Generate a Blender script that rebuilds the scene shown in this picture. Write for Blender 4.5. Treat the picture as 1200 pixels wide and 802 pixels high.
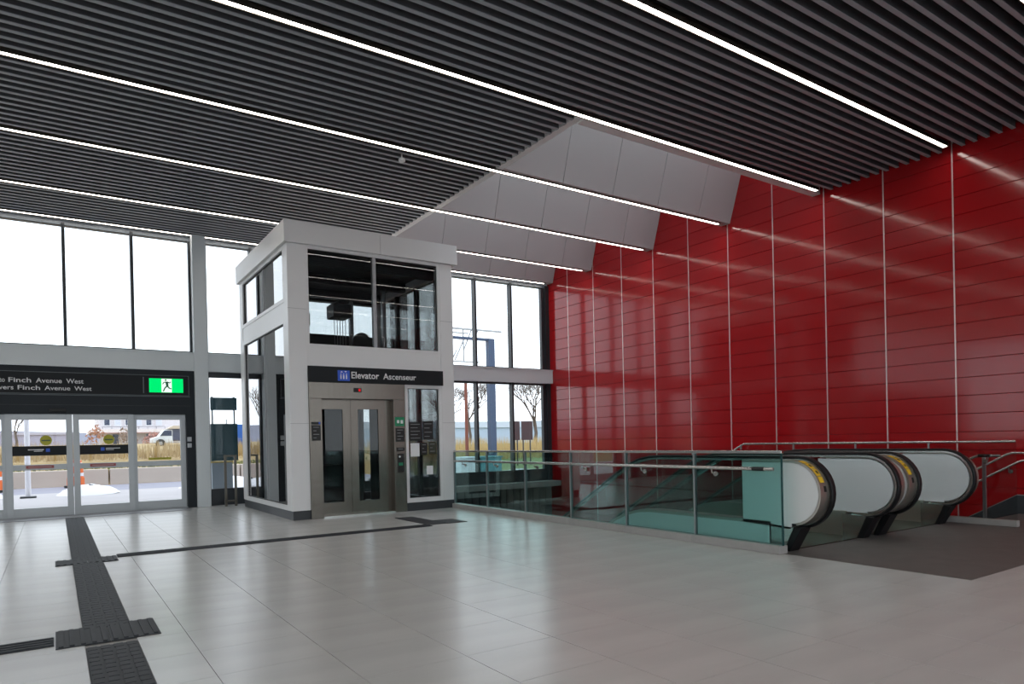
import bpy, bmesh, math, random
from mathutils import Vector, Matrix

# ------------------------------------------------------------------ clear
for o in list(bpy.data.objects):
    bpy.data.objects.remove(o)
scene = bpy.context.scene
C = scene.collection

# ------------------------------------------------------------------ camera
CAM_H = 1.386
FPX, PY = 798.96, 520.47
YAW, PITCH, ROLL = .591, -.0052, -.0221
fw = Vector((math.sin(YAW), math.cos(YAW), 0)); rt = Vector((math.cos(YAW), -math.sin(YAW), 0)); up = Vector((0, 0, 1))
fw, up = fw * math.cos(PITCH) + up * math.sin(PITCH), up * math.cos(PITCH) - fw * math.sin(PITCH)
rt, up = rt * math.cos(ROLL) + up * math.sin(ROLL), up * math.cos(ROLL) - rt * math.sin(ROLL)
cam = bpy.data.cameras.new('camera')
cam.sensor_fit = 'HORIZONTAL'; cam.sensor_width = 36.0
cam.lens = FPX * 36.0 / 1200.0
cam.shift_y = (PY - 401.0) / 1200.0
cam.clip_end = 600
camo = bpy.data.objects.new('camera', cam)
m = Matrix((rt, up, -fw)).transposed().to_4x4(); m.translation = (0, 0, CAM_H)
camo.matrix_world = m
C.objects.link(camo); scene.camera = camo

# ------------------------------------------------------------------ sky (bright overcast) and exposure
world = bpy.data.worlds.new('overcast_sky'); scene.world = world; world.use_nodes = True
nt = world.node_tree
bg = nt.nodes['Background']
tc = nt.nodes.new('ShaderNodeTexCoord'); sep = nt.nodes.new('ShaderNodeSeparateXYZ'); rmp = nt.nodes.new('ShaderNodeValToRGB')
nt.links.new(tc.outputs['Generated'], sep.inputs[0]); nt.links.new(sep.outputs['Z'], rmp.inputs[0])
rmp.color_ramp.elements[0].position = 0.0; rmp.color_ramp.elements[0].color = (.89, .945, 1.0, 1)
rmp.color_ramp.elements[1].position = 0.6; rmp.color_ramp.elements[1].color = (.82, .91, 1.0, 1)
nt.links.new(rmp.outputs[0], bg.inputs['Color'])
bg.inputs['Strength'].default_value = 2.8
scene.view_settings.view_transform = 'Standard'
scene.view_settings.look = 'None'
scene.view_settings.gamma = 1.0
scene.view_settings.use_curve_mapping = False
scene.view_settings.exposure = -0.22
scene.cycles.transparent_max_bounces = 48
LED_STRENGTH = 15.0

random.seed(7)
R = random.Random(11)

# ------------------------------------------------------------------ materials
MATS = {}
def pmat(name, col, rough=.5, metal=0.0, spec=.5, noise=None, bump=None, coat=0.0, stretch=(1, 1, 1)):
    """Principled material; noise=(scale, amount) varies the colour, bump=(scale, strength)."""
    if name in MATS: return MATS[name]
    mt = bpy.data.materials.new(name); mt.use_nodes = True
    n = mt.node_tree; b = n.nodes['Principled BSDF']
    b.inputs['Base Color'].default_value = (*col, 1); b.inputs['Roughness'].default_value = rough
    b.inputs['Metallic'].default_value = metal; b.inputs['Specular IOR Level'].default_value = spec
    b.inputs['Coat Weight'].default_value = coat; b.inputs['Coat Roughness'].default_value = .05
    if noise or bump:
        t = n.nodes.new('ShaderNodeTexCoord'); mp = n.nodes.new('ShaderNodeMapping')
        mp.inputs['Scale'].default_value = stretch
        n.links.new(t.outputs['Object'], mp.inputs[0])
    if noise:
        nz = n.nodes.new('ShaderNodeTexNoise'); nz.inputs['Scale'].default_value = noise[0]; nz.inputs['Detail'].default_value = 6
        n.links.new(mp.outputs[0], nz.inputs['Vector'])
        mx = n.nodes.new('ShaderNodeMix'); mx.data_type = 'RGBA'
        a = noise[1]
        mx.inputs[6].default_value = (*[max(0, c * (1 - a)) for c in col], 1)
        mx.inputs[7].default_value = (*[min(1, c * (1 + a)) for c in col], 1)
        n.links.new(nz.outputs['Fac'], mx.inputs[0]); n.links.new(mx.outputs[2], b.inputs['Base Color'])
    if bump:
        nb = n.nodes.new('ShaderNodeTexNoise'); nb.inputs['Scale'].default_value = bump[0]; nb.inputs['Detail'].default_value = 3
        n.links.new(mp.outputs[0], nb.inputs['Vector'])
        bp = n.nodes.new('ShaderNodeBump'); bp.inputs['Strength'].default_value = bump[1]; bp.inputs['Distance'].default_value = .01
        n.links.new(nb.outputs['Fac'], bp.inputs['Height']); n.links.new(bp.outputs[0], b.inputs['Normal'])
    MATS[name] = mt
    return mt

def emat(name, col, strength):
    mt = bpy.data.materials.new(name); mt.use_nodes = True
    n = mt.node_tree; n.nodes.clear()
    o = n.nodes.new('ShaderNodeOutputMaterial'); e = n.nodes.new('ShaderNodeEmission')
    e.inputs[0].default_value = (*col, 1); e.inputs[1].default_value = strength
    n.links.new(e.outputs[0], o.inputs[0])
    MATS[name] = mt
    return mt

def gmat(name, tint, ior=1.5, rough=0.0, boost=1.0):
    """Sheet glass: tinted transparency with a Fresnel mirror on top."""
    mt = bpy.data.materials.new(name); mt.use_nodes = True
    n = mt.node_tree; n.nodes.clear()
    o = n.nodes.new('ShaderNodeOutputMaterial'); mix = n.nodes.new('ShaderNodeMixShader')
    tr = n.nodes.new('ShaderNodeBsdfTransparent'); gl = n.nodes.new('ShaderNodeBsdfGlossy'); fr = n.nodes.new('ShaderNodeFresnel')
    mu = n.nodes.new('ShaderNodeMath'); mu.operation = 'MULTIPLY'; mu.inputs[1].default_value = boost; mu.use_clamp = True
    tr.inputs[0].default_value = (*[c ** .5 for c in tint], 1)      # a pane has two faces
    boost *= .6; mu.inputs[1].default_value = boost
    gl.inputs['Roughness'].default_value = rough; fr.inputs[0].default_value = ior
    n.links.new(fr.outputs[0], mu.inputs[0]); n.links.new(mu.outputs[0], mix.inputs[0])
    n.links.new(tr.outputs[0], mix.inputs[1]); n.links.new(gl.outputs[0], mix.inputs[2]); n.links.new(mix.outputs[0], o.inputs[0])
    MATS[name] = mt
    return mt

RED = pmat('red_enamel_panel', (.36, .0085, .0115), .12, spec=.42, noise=(1.2, .05), coat=.15, bump=(1.3, .05))
RED_BACK = pmat('dark_red_joint', (.16, .004, .006), .6)
STRIP = pmat('brushed_cover_strip', (.75, .60, .57), .35, metal=.6)
TILE = pmat('pale_stone_tile', (.49, .495, .482), .24, spec=.5, noise=(2.2, .13), bump=(30, .03), stretch=(.35, 1.6, 1))
GROUT = pmat('grey_grout', (.30, .30, .295), .8)
CARPET = pmat('dark_floor_inset', (.10, .093, .088), .55, noise=(5, .25), bump=(300, .2))
TACT = pmat('charcoal_tactile', (.036, .040, .046), .65, spec=.3, noise=(20, .2))
SLAT = pmat('shaded_slat_side', (.10, .105, .112), .5, spec=.4)  # slat sides: shade between neighbouring slats put into the colour
SLATB = pmat('slat_bottom_bounce_light', (.36, .385, .41), .38, spec=.5)  # paler slat underside: light bounced off the floor, painted in
BLACKV = pmat('black_void', (.012, .012, .013), .9)
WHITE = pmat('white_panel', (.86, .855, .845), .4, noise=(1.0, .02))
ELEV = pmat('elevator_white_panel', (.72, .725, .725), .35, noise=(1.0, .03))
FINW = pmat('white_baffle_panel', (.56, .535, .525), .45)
GREYW = pmat('light_grey_frame', (.64, .685, .70), .4)
DARKF = pmat('dark_bronze_frame', (.022, .027, .032), .4)
HEADER = pmat('charcoal_header', (.012, .017, .022), .5, spec=.3)
SIGNB = pmat('black_sign_face', (.005, .007, .009), .5, spec=.3)
ALU = pmat('door_aluminium', (.40, .42, .43), .36, metal=.35)
STEEL = pmat('stainless_steel', (.16, .143, .123), .26, metal=1.0, noise=(3, .12), stretch=(6, 6, .4))
STEELB = pmat('bright_steel_rail', (.62, .60, .57), .25, metal=1.0)
PLINTH = pmat('dark_plinth', (.035, .040, .046), .45)
STONE = pmat('grey_kerb_stone', (.36, .35, .335), .45, noise=(9, .12))
RUBBER = pmat('black_rubber', (.008, .008, .009), .45, spec=.3)
OPAL = pmat('pale_blue_opal_panel', (.70, .77, .79), .16, spec=.5)
CLAD = pmat('pale_cladding', (.76, .77, .76), .3)
DECK = pmat('beige_steel_deck', (.46, .43, .38), .33, metal=.85)
YEL = pmat('yellow_sticker', (.80, .50, .02), .5)
BLACK = pmat('black_ink', (.008, .008, .008), .5)
TXTW = pmat('white_lettering', (.78, .79, .80), .5)
BLUE = pmat('blue_pictogram', (.02, .10, .62), .4)
GREEN = pmat('green_sticker', (.01, .22, .10), .5)
REDST = pmat('red_sticker', (.35, .08, .08), .5)
LIME = pmat('yellow_green_sticker', (.42, .40, .03), .5)
CONC = pmat('grey_concrete', (.30, .29, .28), .7, noise=(3, .15))
DCONC = pmat('dark_concrete', (.05, .05, .052), .7)
MACH = pmat('dark_machinery', (.035, .038, .042), .5, metal=.3)
GALV = pmat('galvanised_steel', (.34, .35, .36), .4, metal=.7)
STAIRM = pmat('grey_stair_tread', (.20, .19, .18), .6, noise=(20, .15))
BROWNM = pmat('bronze_post', (.13, .12, .10), .4, metal=.7)
TEAL = pmat('dark_teal_board', (.010, .045, .055), .3)
TEALP = pmat('teal_planter', (.10, .24, .26), .6)
BLUEH = pmat('blue_hoarding', (.03, .12, .42), .6)
BLUES = pmat('blue_painted_steel', (.035, .065, .125), .5)
GRASS = pmat('dry_grass', (.42, .30, .14), .9, noise=(1.5, .35))
GREENG = pmat('green_grass', (.16, .18, .06), .9, noise=(2, .35))
ROAD = pmat('pale_road', (.27, .26, .31), .8, noise=(.6, .10))
PAVE = pmat('snowy_pavement', (.43, .395, .40), .8, noise=(.5, .15))
BARR = pmat('beige_concrete_wall', (.52, .44, .38), .8, noise=(2, .08))
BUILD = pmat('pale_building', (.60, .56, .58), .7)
BGLASS = pmat('dark_window_glass', (.03, .04, .08), .15)
BARK = pmat('grey_bark', (.13, .10, .085), .9)
RUST = pmat('rusty_shrub', (.36, .15, .07), .9, noise=(6, .4))
SNOW = pmat('snow', (.74, .72, .75), .7)
ORANGE = pmat('orange_plastic', (.75, .14, .02), .5)
VANW = pmat('white_van_paint', (.62, .65, .68), .3)
VANB = pmat('dark_blue_body', (.03, .035, .08), .4)
MAROON = pmat('dark_maroon_board', (.035, .010, .012), .5)
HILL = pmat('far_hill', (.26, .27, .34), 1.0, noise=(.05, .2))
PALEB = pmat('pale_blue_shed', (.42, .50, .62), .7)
RUSTP = pmat('rust_red_pole', (.22, .07, .045), .7)
WALLB = pmat('grey_wall', (.30, .30, .30), .6)
LED = emat('led_diffuser', (1.0, .91, .83), LED_STRENGTH)
EXITG = emat('exit_green', (.0, .78, .16), 1.35)
EXITW = emat('exit_white', (.80, 1.0, .85), 1.35)
REDLED = emat('red_indicator', (.9, .02, .03), .9)
G_WIN = gmat('window_glass', (.93, .95, .96), 1.45, boost=.8)
G_EL = gmat('elevator_glass', (.55, .58, .58), 1.55, boost=1.3)
G_ELS = gmat('elevator_side_glass', (.84, .87, .88), 1.6, boost=3.5)
G_BAL = gmat('green_balustrade_glass', (.50, .76, .73), 1.5, boost=.5)
G_CLR = gmat('clear_guard_glass', (.80, .84, .83), 1.5, boost=1.0)
G_ESC = gmat('escalator_glass', (.62, .78, .76), 1.5, boost=.4)
G_DOOR = gmat('elevator_door_glass', (.45, .48, .48), 1.5, boost=1.2)

# ------------------------------------------------------------------ mesh helpers
class MB:
    def __init__(s): s.v = []; s.f = []
    def _a(s, vs, fs):
        k = len(s.v); s.v += [tuple(p) for p in vs]; s.f += [tuple(i + k for i in f) for f in fs]; return s
    def box(s, x0, x1, y0, y1, z0, z1):
        return s._a([(x0, y0, z0), (x1, y0, z0), (x1, y1, z0), (x0, y1, z0), (x0, y0, z1), (x1, y0, z1), (x1, y1, z1), (x0, y1, z1)],
                    [(0, 3, 2, 1), (4, 5, 6, 7), (0, 1, 5, 4), (1, 2, 6, 5), (2, 3, 7, 6), (3, 0, 4, 7)])
    def prism(s, poly, ax, a0, a1):
        n = len(poly)
        def mk(p, a):
            return {'X': (a, p[0], p[1]), 'Y': (p[0], a, p[1]), 'Z': (p[0], p[1], a)}[ax]
        vs = [mk(p, a0) for p in poly] + [mk(p, a1) for p in poly]
        fs = [tuple(range(n)), tuple(range(2 * n - 1, n - 1, -1))] + [(i, (i + 1) % n + 0, (i + 1) % n + n, i + n) for i in range(n)]
        return s._a(vs, fs)
    def ribbon(s, a, b, x0, x1):
        """solid between two polylines a and b (Y,Z) of equal length, from x0 to x1"""
        n = len(a)
        vs = []
        for (p, q) in zip(a, b):
            vs += [(x0, *p), (x1, *p), (x1, *q), (x0, *q)]
        fs = [(0, 1, 2, 3), (4 * n - 1, 4 * n - 2, 4 * n - 3, 4 * n - 4)]
        for i in range(n - 1):
            for j in range(4):
                fs.append((4 * i + j, 4 * i + 4 + j, 4 * i + 4 + (j + 1) % 4, 4 * i + (j + 1) % 4))
        return s._a(vs, fs)
    def tube(s, pts, r, n=10, r1=None):
        pts = [Vector(p) for p in pts]; k = len(pts); vs = []; fs = []
        prev = None
        for i, p in enumerate(pts):
            d = (pts[min(i + 1, k - 1)] - pts[max(i - 1, 0)]).normalized()
            if prev is None:
                u = d.cross(Vector((0, 0, 1)))
                if u.length < .1: u = d.cross(Vector((1, 0, 0)))
            else: u = prev - d * prev.dot(d)
            u.normalize(); prev = u; w = d.cross(u)
            rr = r if r1 is None else r + (r1 - r) * i / (k - 1)
            for j in range(n):
                a = 2 * math.pi * j / n
                vs.append(p + (u * math.cos(a) + w * math.sin(a)) * rr)
        for i in range(k - 1):
            for j in range(n):
                fs.append((i * n + j, i * n + (j + 1) % n, (i + 1) * n + (j + 1) % n, (i + 1) * n + j))
        fs.append(tuple(range(n - 1, -1, -1))); fs.append(tuple(range((k - 1) * n, k * n)))
        return s._a(vs, fs)
    def lathe(s, prof, cx, cy, n=16):
        vs = []; fs = []; k = len(prof)
        for (r, z) in prof:
            for j in range(n):
                a = 2 * math.pi * j / n; vs.append((cx + r * math.cos(a), cy + r * math.sin(a), z))
        for i in range(k - 1):
            for j in range(n):
                fs.append((i * n + j, i * n + (j + 1) % n, (i + 1) * n + (j + 1) % n, (i + 1) * n + j))
        fs.append(tuple(range(n - 1, -1, -1))); fs.append(tuple(range((k - 1) * n, k * n)))
        return s._a(vs, fs)
    def mesh(s, name, mat, smooth=False):
        me = bpy.data.meshes.new(name); me.from_pydata(s.v, [], s.f)
        bm = bmesh.new(); bm.from_mesh(me); bmesh.ops.recalc_face_normals(bm, faces=bm.faces); bm.to_mesh(me); bm.free()
        if smooth:
            me.polygons.foreach_set('use_smooth', [True] * len(me.polygons)); me.set_sharp_from_angle(angle=math.radians(40))
        me.materials.append(mat); me.update()
        return me

def base_of(o):
    b = Vector((0, 0, 0))
    while o is not None:
        b = b + o.location; o = o.parent
    return b

def obj(name, mb, mat, parent=None, smooth=False, bevel=0):
    """mb is in world coordinates; the object's origin goes to its own bottom centre"""
    me = mb.mesh(name, mat, smooth)
    xs = [v.co.x for v in me.vertices]; ys = [v.co.y for v in me.vertices]; zs = [v.co.z for v in me.vertices]
    o0 = Vector(((min(xs) + max(xs)) / 2, (min(ys) + max(ys)) / 2, min(zs)))
    me.transform(Matrix.Translation(-o0))
    o = bpy.data.objects.new(name, me); C.objects.link(o)
    if parent is not None: o.parent = parent
    o.location = o0 - base_of(parent) if parent is not None else o0
    if bevel:
        bv = o.modifiers.new('bevel', 'BEVEL'); bv.width = bevel; bv.segments = 2; bv.limit_method = 'ANGLE'
    return o

def inst(name, me, parent, loc, rot=None):
    o = bpy.data.objects.new(name, me); C.objects.link(o); o.parent = parent
    o.location = Vector(loc) - base_of(parent)
    if rot: o.rotation_euler = rot
    return o

def tag(o, label, cat, group=None, kind=None):
    o['label'] = label; o['category'] = cat
    if group: o['group'] = group
    if kind: o['kind'] = kind
    return o

def thing(name, loc, label, cat, group=None, kind=None):
    o = bpy.data.objects.new(name, None); o.empty_display_size = .2; C.objects.link(o); o.location = loc
    return tag(o, label, cat, group, kind)

def B(*a): return MB().box(*a)

def frame_mb(x0, x1, z0, z1, y0, y1, wl, wr, wt, wb):
    """rectangular frame in the XZ plane"""
    return MB().box(x0, x0 + wl, y0, y1, z0, z1).box(x1 - wr, x1, y0, y1, z0, z1).box(x0 + wl, x1 - wr, y0, y1, z1 - wt, z1).box(x0 + wl, x1 - wr, y0, y1, z0, z0 + wb)

def frame_x(x0, x1, ya, yb, z0, z1, w):
    """rectangular frame in the YZ plane"""
    return MB().box(x0, x1, ya, ya + w, z0, z1).box(x0, x1, yb - w, yb, z0, z1).box(x0, x1, ya + w, yb - w, z1 - w, z1).box(x0, x1, ya + w, yb - w, z0, z0 + w)

def text(name, body, mat, parent, x0, x1, zb, cap, y, depth=.004, bold=.014):
    """flat lettering on a plane facing -Y, fitted between x0 and x1, baseline zb, capital height cap"""
    cu = bpy.data.curves.new(name, 'FONT'); cu.body = body; cu.size = 1; cu.resolution_u = 3; cu.offset = bold
    t = bpy.data.objects.new(name, cu); C.objects.link(t)
    bpy.context.view_layer.update()
    me = bpy.data.meshes.new_from_object(t.evaluated_get(bpy.context.evaluated_depsgraph_get()))
    bpy.data.objects.remove(t)
    xs = [v.co.x for v in me.vertices]; a, b = min(xs), max(xs)
    sx = (x1 - x0) / (b - a); sz = cap / .69
    for v in me.vertices:
        v.co = ((v.co.x - a) * sx, 0, v.co.y * sz)
    me.materials.clear(); me.materials.append(mat)
    bm = bmesh.new(); bm.from_mesh(me)
    ret = bmesh.ops.extrude_face_region(bm, geom=bm.faces[:])
    for v in ret['geom']:
        if isinstance(v, bmesh.types.BMVert): v.co.y += depth
    bmesh.ops.recalc_face_normals(bm, faces=bm.faces); bm.to_mesh(me); bm.free()
    me.name = name
    o = bpy.data.objects.new(name, me); C.objects.link(o); o.parent = parent
    o.location = Vector((x0, y - depth, zb)) - base_of(parent)
    return o

def project(p):
    q = Vector(p) - Vector((0, 0, CAM_H)); d = q.dot(fw)
    if d < .1: return None
    return 600 + FPX * q.dot(rt) / d, PY - FPX * q.dot(up) / d

# ------------------------------------------------------------------ main dimensions (metres)
YW = 17.4          # window wall
XR = 13.12         # red wall
XL, YB = -16.0, -5.0
ZC = 6.29          # underside of slats
XT = 6.72          # edge of ceiling recess
LY = [-4.1, -1.7, .72, 3.15, 5.56, 7.95, 10.40, 12.84, 15.32, 17.17]     # light lines
XB = 6.98          # glass balustrade line
XG = 11.30         # stair guard line

# ================================================================== FLOOR
floor = obj('floor', MB().box(XL, 7.03, YB, YW, -.45, -.006).box(7.03, 11.36, YB, 5.2, -.45, -.006).box(11.36, XR, YB, 4.65, -.45, -.006), GROUT)
tag(floor, 'pale grey stone tiled floor of the station hall', 'floor', kind='structure')
PX_, PYY = .695, .6
xj = [.79 + PX_ * k for k in range(-24, 19)]
xcols = []
x = .79
right = [.79 + PX_ * k for k in range(0, 9)] + [7.0]
xcols += list(zip(right[:-1], right[1:]))
xcols += [(-.506, .150), (.150, .470), (.470, .79)]
l = [-.506 - PX_ * k for k in range(0, 22)]
xcols += [(b, a) for a, b in zip(l[:-1], l[1:])]
xr = [7.0 + PX_ * k for k in range(0, 9)] + [XR]
xcols_r = list(zip(xr[:-1], xr[1:]))
yrows = [(.23 + PYY * k, .23 + PYY * (k + 1)) for k in range(-8, 29)]
rest = MB(); tile_me = {}; ntile = 0
cells = [(a, b, c, d) for (a, b) in xcols for (c, d) in yrows] + [(a, b, c, min(d, 2.875)) for (a, b) in xcols_r for (c, d) in yrows if c < 2.8]
for (a, b, c, d) in cells:
    d = min(d, YW - .02)
    if d - c < .05: continue
    if a >= .149 and b <= .471: continue            # the tactile strip lies here
    g, gy = .0018, .0009
    cx, cy = (a + b) / 2, (c + d) / 2
    vis = False
    for q in ((cx, cy), (a, c), (b, c), (a, d), (b, d)):
        pr = project((q[0], q[1], 0))
        if pr and -5 < pr[0] < 1205 and pr[1] < 806: vis = True
    if 3.6 < cx < 7.0 and cy > 12.7: vis = False
    if vis and ntile < 300:
        key = (round(b - a, 3), round(d - c, 3))
        if key not in tile_me:
            w, h = (b - a) / 2 - g, (d - c) / 2 - gy
            e = .0006
            mb = MB()
            mb._a([(-w, -h, -.006), (w, -h, -.006), (w, h, -.006), (-w, h, -.006), (-w + e, -h + e, 0), (w - e, -h + e, 0), (w - e, h - e, 0), (-w + e, h - e, 0)],
                  [(0, 3, 2, 1), (4, 5, 6, 7), (0, 1, 5, 4), (1, 2, 6, 5), (2, 3, 7, 6), (3, 0, 4, 7)])
            tile_me[key] = mb.mesh('floor_tile', TILE)
        inst('floor_tile', tile_me[key], floor, (cx, cy, 0)); ntile += 1
    else:
        rest.box(a + g, b - g, c + gy, d - gy, -.006, 0)
o = obj('floor_tile_field', rest, TILE, floor); o['kind'] = 'stuff'
o = obj('dark_floor_inset', MB().box(7.0, 11.36, 2.877, 5.2, -.006, .001).box(11.36, XR, 2.877, 4.65, -.006, .001), CARPET, floor)
o['label'] = 'dark charcoal floor area in front of the escalators'

# ================================================================== RED WALL
wr = obj('wall_right', MB().box(XR + .045, XR + .25, YB, YW + .3, -6, 9.0), RED_BACK)
tag(wr, 'glossy red enamel panel wall behind the escalators', 'wall', kind='structure')
PZ, PYR = .3145, 1.196
rows = [.102 + PZ * k for k in range(0, 26)]
cols = [5.568 + PYR * k for k in range(-4, 10)]
def redpanel(h, w):
    hh, ww, e, t = h / 2, w / 2, .004, .04
    mb = MB()
    mb._a([(t, -ww, -hh), (t, ww, -hh), (t, ww, hh), (t, -ww, hh), (e, -ww, -hh), (e, ww, -hh), (e, ww, hh), (e, -ww, hh),
           (0, -ww + e, -hh + e), (0, ww - e, -hh + e), (0, ww - e, hh - e), (0, -ww + e, hh - e)],
          [(0, 1, 2, 3), (8, 11, 10, 9), (0, 4, 5, 1), (1, 5, 6, 2), (2, 6, 7, 3), (3, 7, 4, 0), (4, 8, 9, 5), (5, 9, 10, 6), (6, 10, 11, 7), (7, 11, 8, 4)])
    return mb.mesh('wall_panel', RED)
pm = redpanel(PZ - .006, PYR - .010)
last_w = YW - cols[-1]
pml = redpanel(PZ - .007, last_w - .012)
for ci, yc in enumerate(cols):
    w = PYR if ci < len(cols) - 1 else last_w
    for ri, z in enumerate(rows[:20]):
        inst('wall_panel', pm if w == PYR else pml, wr, (XR + R.uniform(0, .0015), yc + w / 2, z + PZ / 2), (0, math.radians(R.uniform(-.22, .22)), math.radians(R.uniform(-.10, .10))))
hi = MB()
for ci, yc in enumerate(cols):
    w = PYR if ci < len(cols) - 1 else last_w
    if yc < 7: continue
    for z in rows[20:]: hi.box(XR, XR + .04, yc + .005, yc + w - .005, z + .003, z + PZ - .003)
for k in range(5, 9):                                     # behind the camera
    y0 = 5.568 - PYR * k
    for z in rows[:20]: hi.box(XR, XR + .04, y0 + .005, y0 + PYR - .005, z + .003, z + PZ - .003)
for ci, yc in enumerate(cols):                            # down in the escalator well
    w = PYR if ci < len(cols) - 1 else last_w
    if yc < 4.3: continue
    for k in range(1, 19): hi.box(XR, XR + .04, yc + .005, yc + w - .005, .102 - PZ * k + .003, .102 - PZ * (k - 1) - .003)
o = obj('wall_panel_field', hi, RED, wr); o['kind'] = 'stuff'
cs = B(-.004, .03, -.011, .011, 0, 9.7).mesh('cover_strip', STRIP)
for yc in cols[1:]: inst('cover_strip', cs, wr, (XR, yc, -1.6))
bb = obj('baseboard_right', B(XR - .02, XR + .045, YB, 4.66, 0, .10), PLINTH)
tag(bb, 'dark baseboard at the foot of the red wall', 'baseboard', kind='structure')

# ================================================================== WINDOW WALL
wb = obj('wall_back', B(XL, XR + .05, YW - .05, YW + .25, 6.22, 8.6), GREYW)
tag(wb, 'glazed entrance wall with a light grey horizontal transom band', 'wall', kind='structure')
obj('transom', B(XL, XR - .005, YW - .25, YW + .05, 3.15, 3.57), GREYW, wb)
obj('sill_edge', B(XL, XR, YW - .27, YW - .25, 3.545, 3.575), GREYW, wb)
obj('head_frame', B(XL, XR, YW - .08, YW + .06, 6.18, 6.26), pmat('blue_grey_head', (.16, .19, .22), .4), wb)
colm = MB().box(2.72, 3.01, YW - .3, YW + .1, 0, 6.3)
o = obj('column', colm, GREYW, wb, bevel=.008); o['label'] = 'light grey column beside the entrance doors'
obj('column', B(2.72 - 5.08, 3.01 - 5.08, YW - .3, YW + .1, 0, 6.3), GREYW, wb, bevel=.008)
obj('column', B(7.80, 8.09, YW - .3, YW + .1, -6, 6.3), GREYW, wb, bevel=.008)
obj('well_end_wall', MB().box(7.03, XR, YW - .05, YW + .25, -6, .12), DCONC, wb)
obj('well_ledge', B(7.04, XR, YW - .55, YW - .05, -.06, .10), CONC, wb)
rib = B(-.03, .03, -.02, .02, -2.4, -.08).mesh('wall_rib', MACH)
for k in range(24): inst('wall_rib', rib, wb, (7.25 + .245 * k, YW - .08, 0))
obj('spandrel', MB().box(7.03, XR, YW - .06, YW + .05, .10, .45), DARKF, wb)
obj('spandrel', MB().box(3.01, 7.03, YW - .06, YW + .05, 0, .30), DARKF, wb)

def glazing(name, label, x0, x1, z0, z1, mulls, mat=G_WIN, y=YW, mw=.062, side=.05, tb=.05):
    w = thing(name, ((x0 + x1) / 2, y, z0), label, 'window', kind='structure')
    xs = [x0] + mulls + [x1]
    obj('frame', frame_mb(x0, x1, z0, z1, y - .07, y + .05, side, side, tb, tb), DARKF, w)
    for mx in mulls: obj('mullion', B(mx - mw / 2, mx + mw / 2, y - .13, y + .05, z0, z1), DARKF, w)
    for a, b in zip(xs[:-1], xs[1:]):
        obj('pane', B(a, b, y - .008, y + .004, z0 + .02, z1 - .02), mat, w)
    return w
M0 = .244
mull = [M0 + 1.27 * k for k in range(-12, 11)]
glazing('window_1', 'tall upper windows above the entrance doors', XL, 2.72, 3.57, 6.22, [q for q in mull if XL + .3 < q < 2.5])
glazing('window_2', 'upper window beside the column, left of the elevator', 3.01, 7.80, 3.57, 6.22, [4.05, 5.32, 6.59])
glazing('window_3', 'upper windows between the elevator and the red wall', 8.09, 12.98, 3.57, 6.22, [9.13, 10.40, 11.67], side=.13)
glazing('window_4', 'lower windows over the escalator well', 8.09, 12.98, .42, 3.15, [9.13, 10.40, 11.67], side=.13)
glazing('window_5', 'lower window between the column and the elevator', 3.01, 7.80, .27, 3.15, [4.55, 6.1], tb=.12)
obj('lower_wall', B(XL, -2.07, YW - .1, YW + .1, 0, 3.15), HEADER, wb)
jb = obj('trim_1', B(12.98, XR, YW - .12, YW + .1, .1, 6.25), DARKF)
tag(jb, 'dark corner jamb where the windows meet the red wall', 'trim', kind='structure')

# left and rear walls of the hall, out of frame; glass enlarged for daylight fill
wl = obj('wall_left', MB().box(XL - .3, XL, YB, YW, 0, 1.0).box(XL - .3, XL, YB, YW, 5.9, 8.0), WALLB)
tag(wl, 'glazed side wall of the hall, out of frame', 'wall', kind='structure')
g = thing('window_7', (XL - .1, 6, 1.0), 'side wall windows of the hall, enlarged for daylight fill, out of frame', 'window', kind='structure')
for k in range(18):
    ya = YB + k * (YW - YB) / 18
    obj('mullion', B(XL - .2, XL - .05, ya - .05, ya + .05, 1.0, 5.9), DARKF, g)
obj('pane', B(XL - .13, XL - .12, YB, YW, 1.0, 5.9), G_WIN, g)
wf = obj('wall_front', MB().box(XL, XR, YB - .3, YB, 0, .5).box(XL, XR, YB - .3, YB, 3.0, 3.4).box(XL, XR, YB - .3, YB, 5.9, 8.0), WALLB)
tag(wf, 'wall behind the viewer, out of frame', 'wall', kind='structure')
g = thing('window_8', (0, YB - .1, 3.2), 'tall windows behind the viewer, enlarged for daylight fill, out of frame', 'window', kind='structure')
for k in range(20):
    xa = XL + k * (XR - XL) / 20
    obj('mullion', B(xa - .05, xa + .05, YB - .2, YB - .05, .5, 5.9), DARKF, g)
obj('pane', B(XL, XR, YB - .13, YB - .12, .5, 5.9), G_WIN, g)

# ================================================================== CEILING
ceil = obj('ceiling', MB().box(XL, XT, YB, YW, 6.80, 6.95).box(XT, XR, YB, 8.02, 6.80, 6.95), BLACKV)
tag(ceil, 'dark slatted ceiling with a white baffle recess', 'ceiling', kind='structure')
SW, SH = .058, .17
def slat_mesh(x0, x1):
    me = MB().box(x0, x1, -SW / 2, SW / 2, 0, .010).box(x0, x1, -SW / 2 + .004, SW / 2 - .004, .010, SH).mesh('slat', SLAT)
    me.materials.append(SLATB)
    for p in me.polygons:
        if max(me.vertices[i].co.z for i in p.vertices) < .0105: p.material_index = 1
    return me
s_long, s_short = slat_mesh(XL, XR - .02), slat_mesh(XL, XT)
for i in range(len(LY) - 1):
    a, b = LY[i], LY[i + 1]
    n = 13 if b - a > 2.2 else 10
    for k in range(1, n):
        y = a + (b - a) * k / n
        inst('slat', s_long if y < 7.95 else s_short, ceil, (0, y, ZC))
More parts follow.
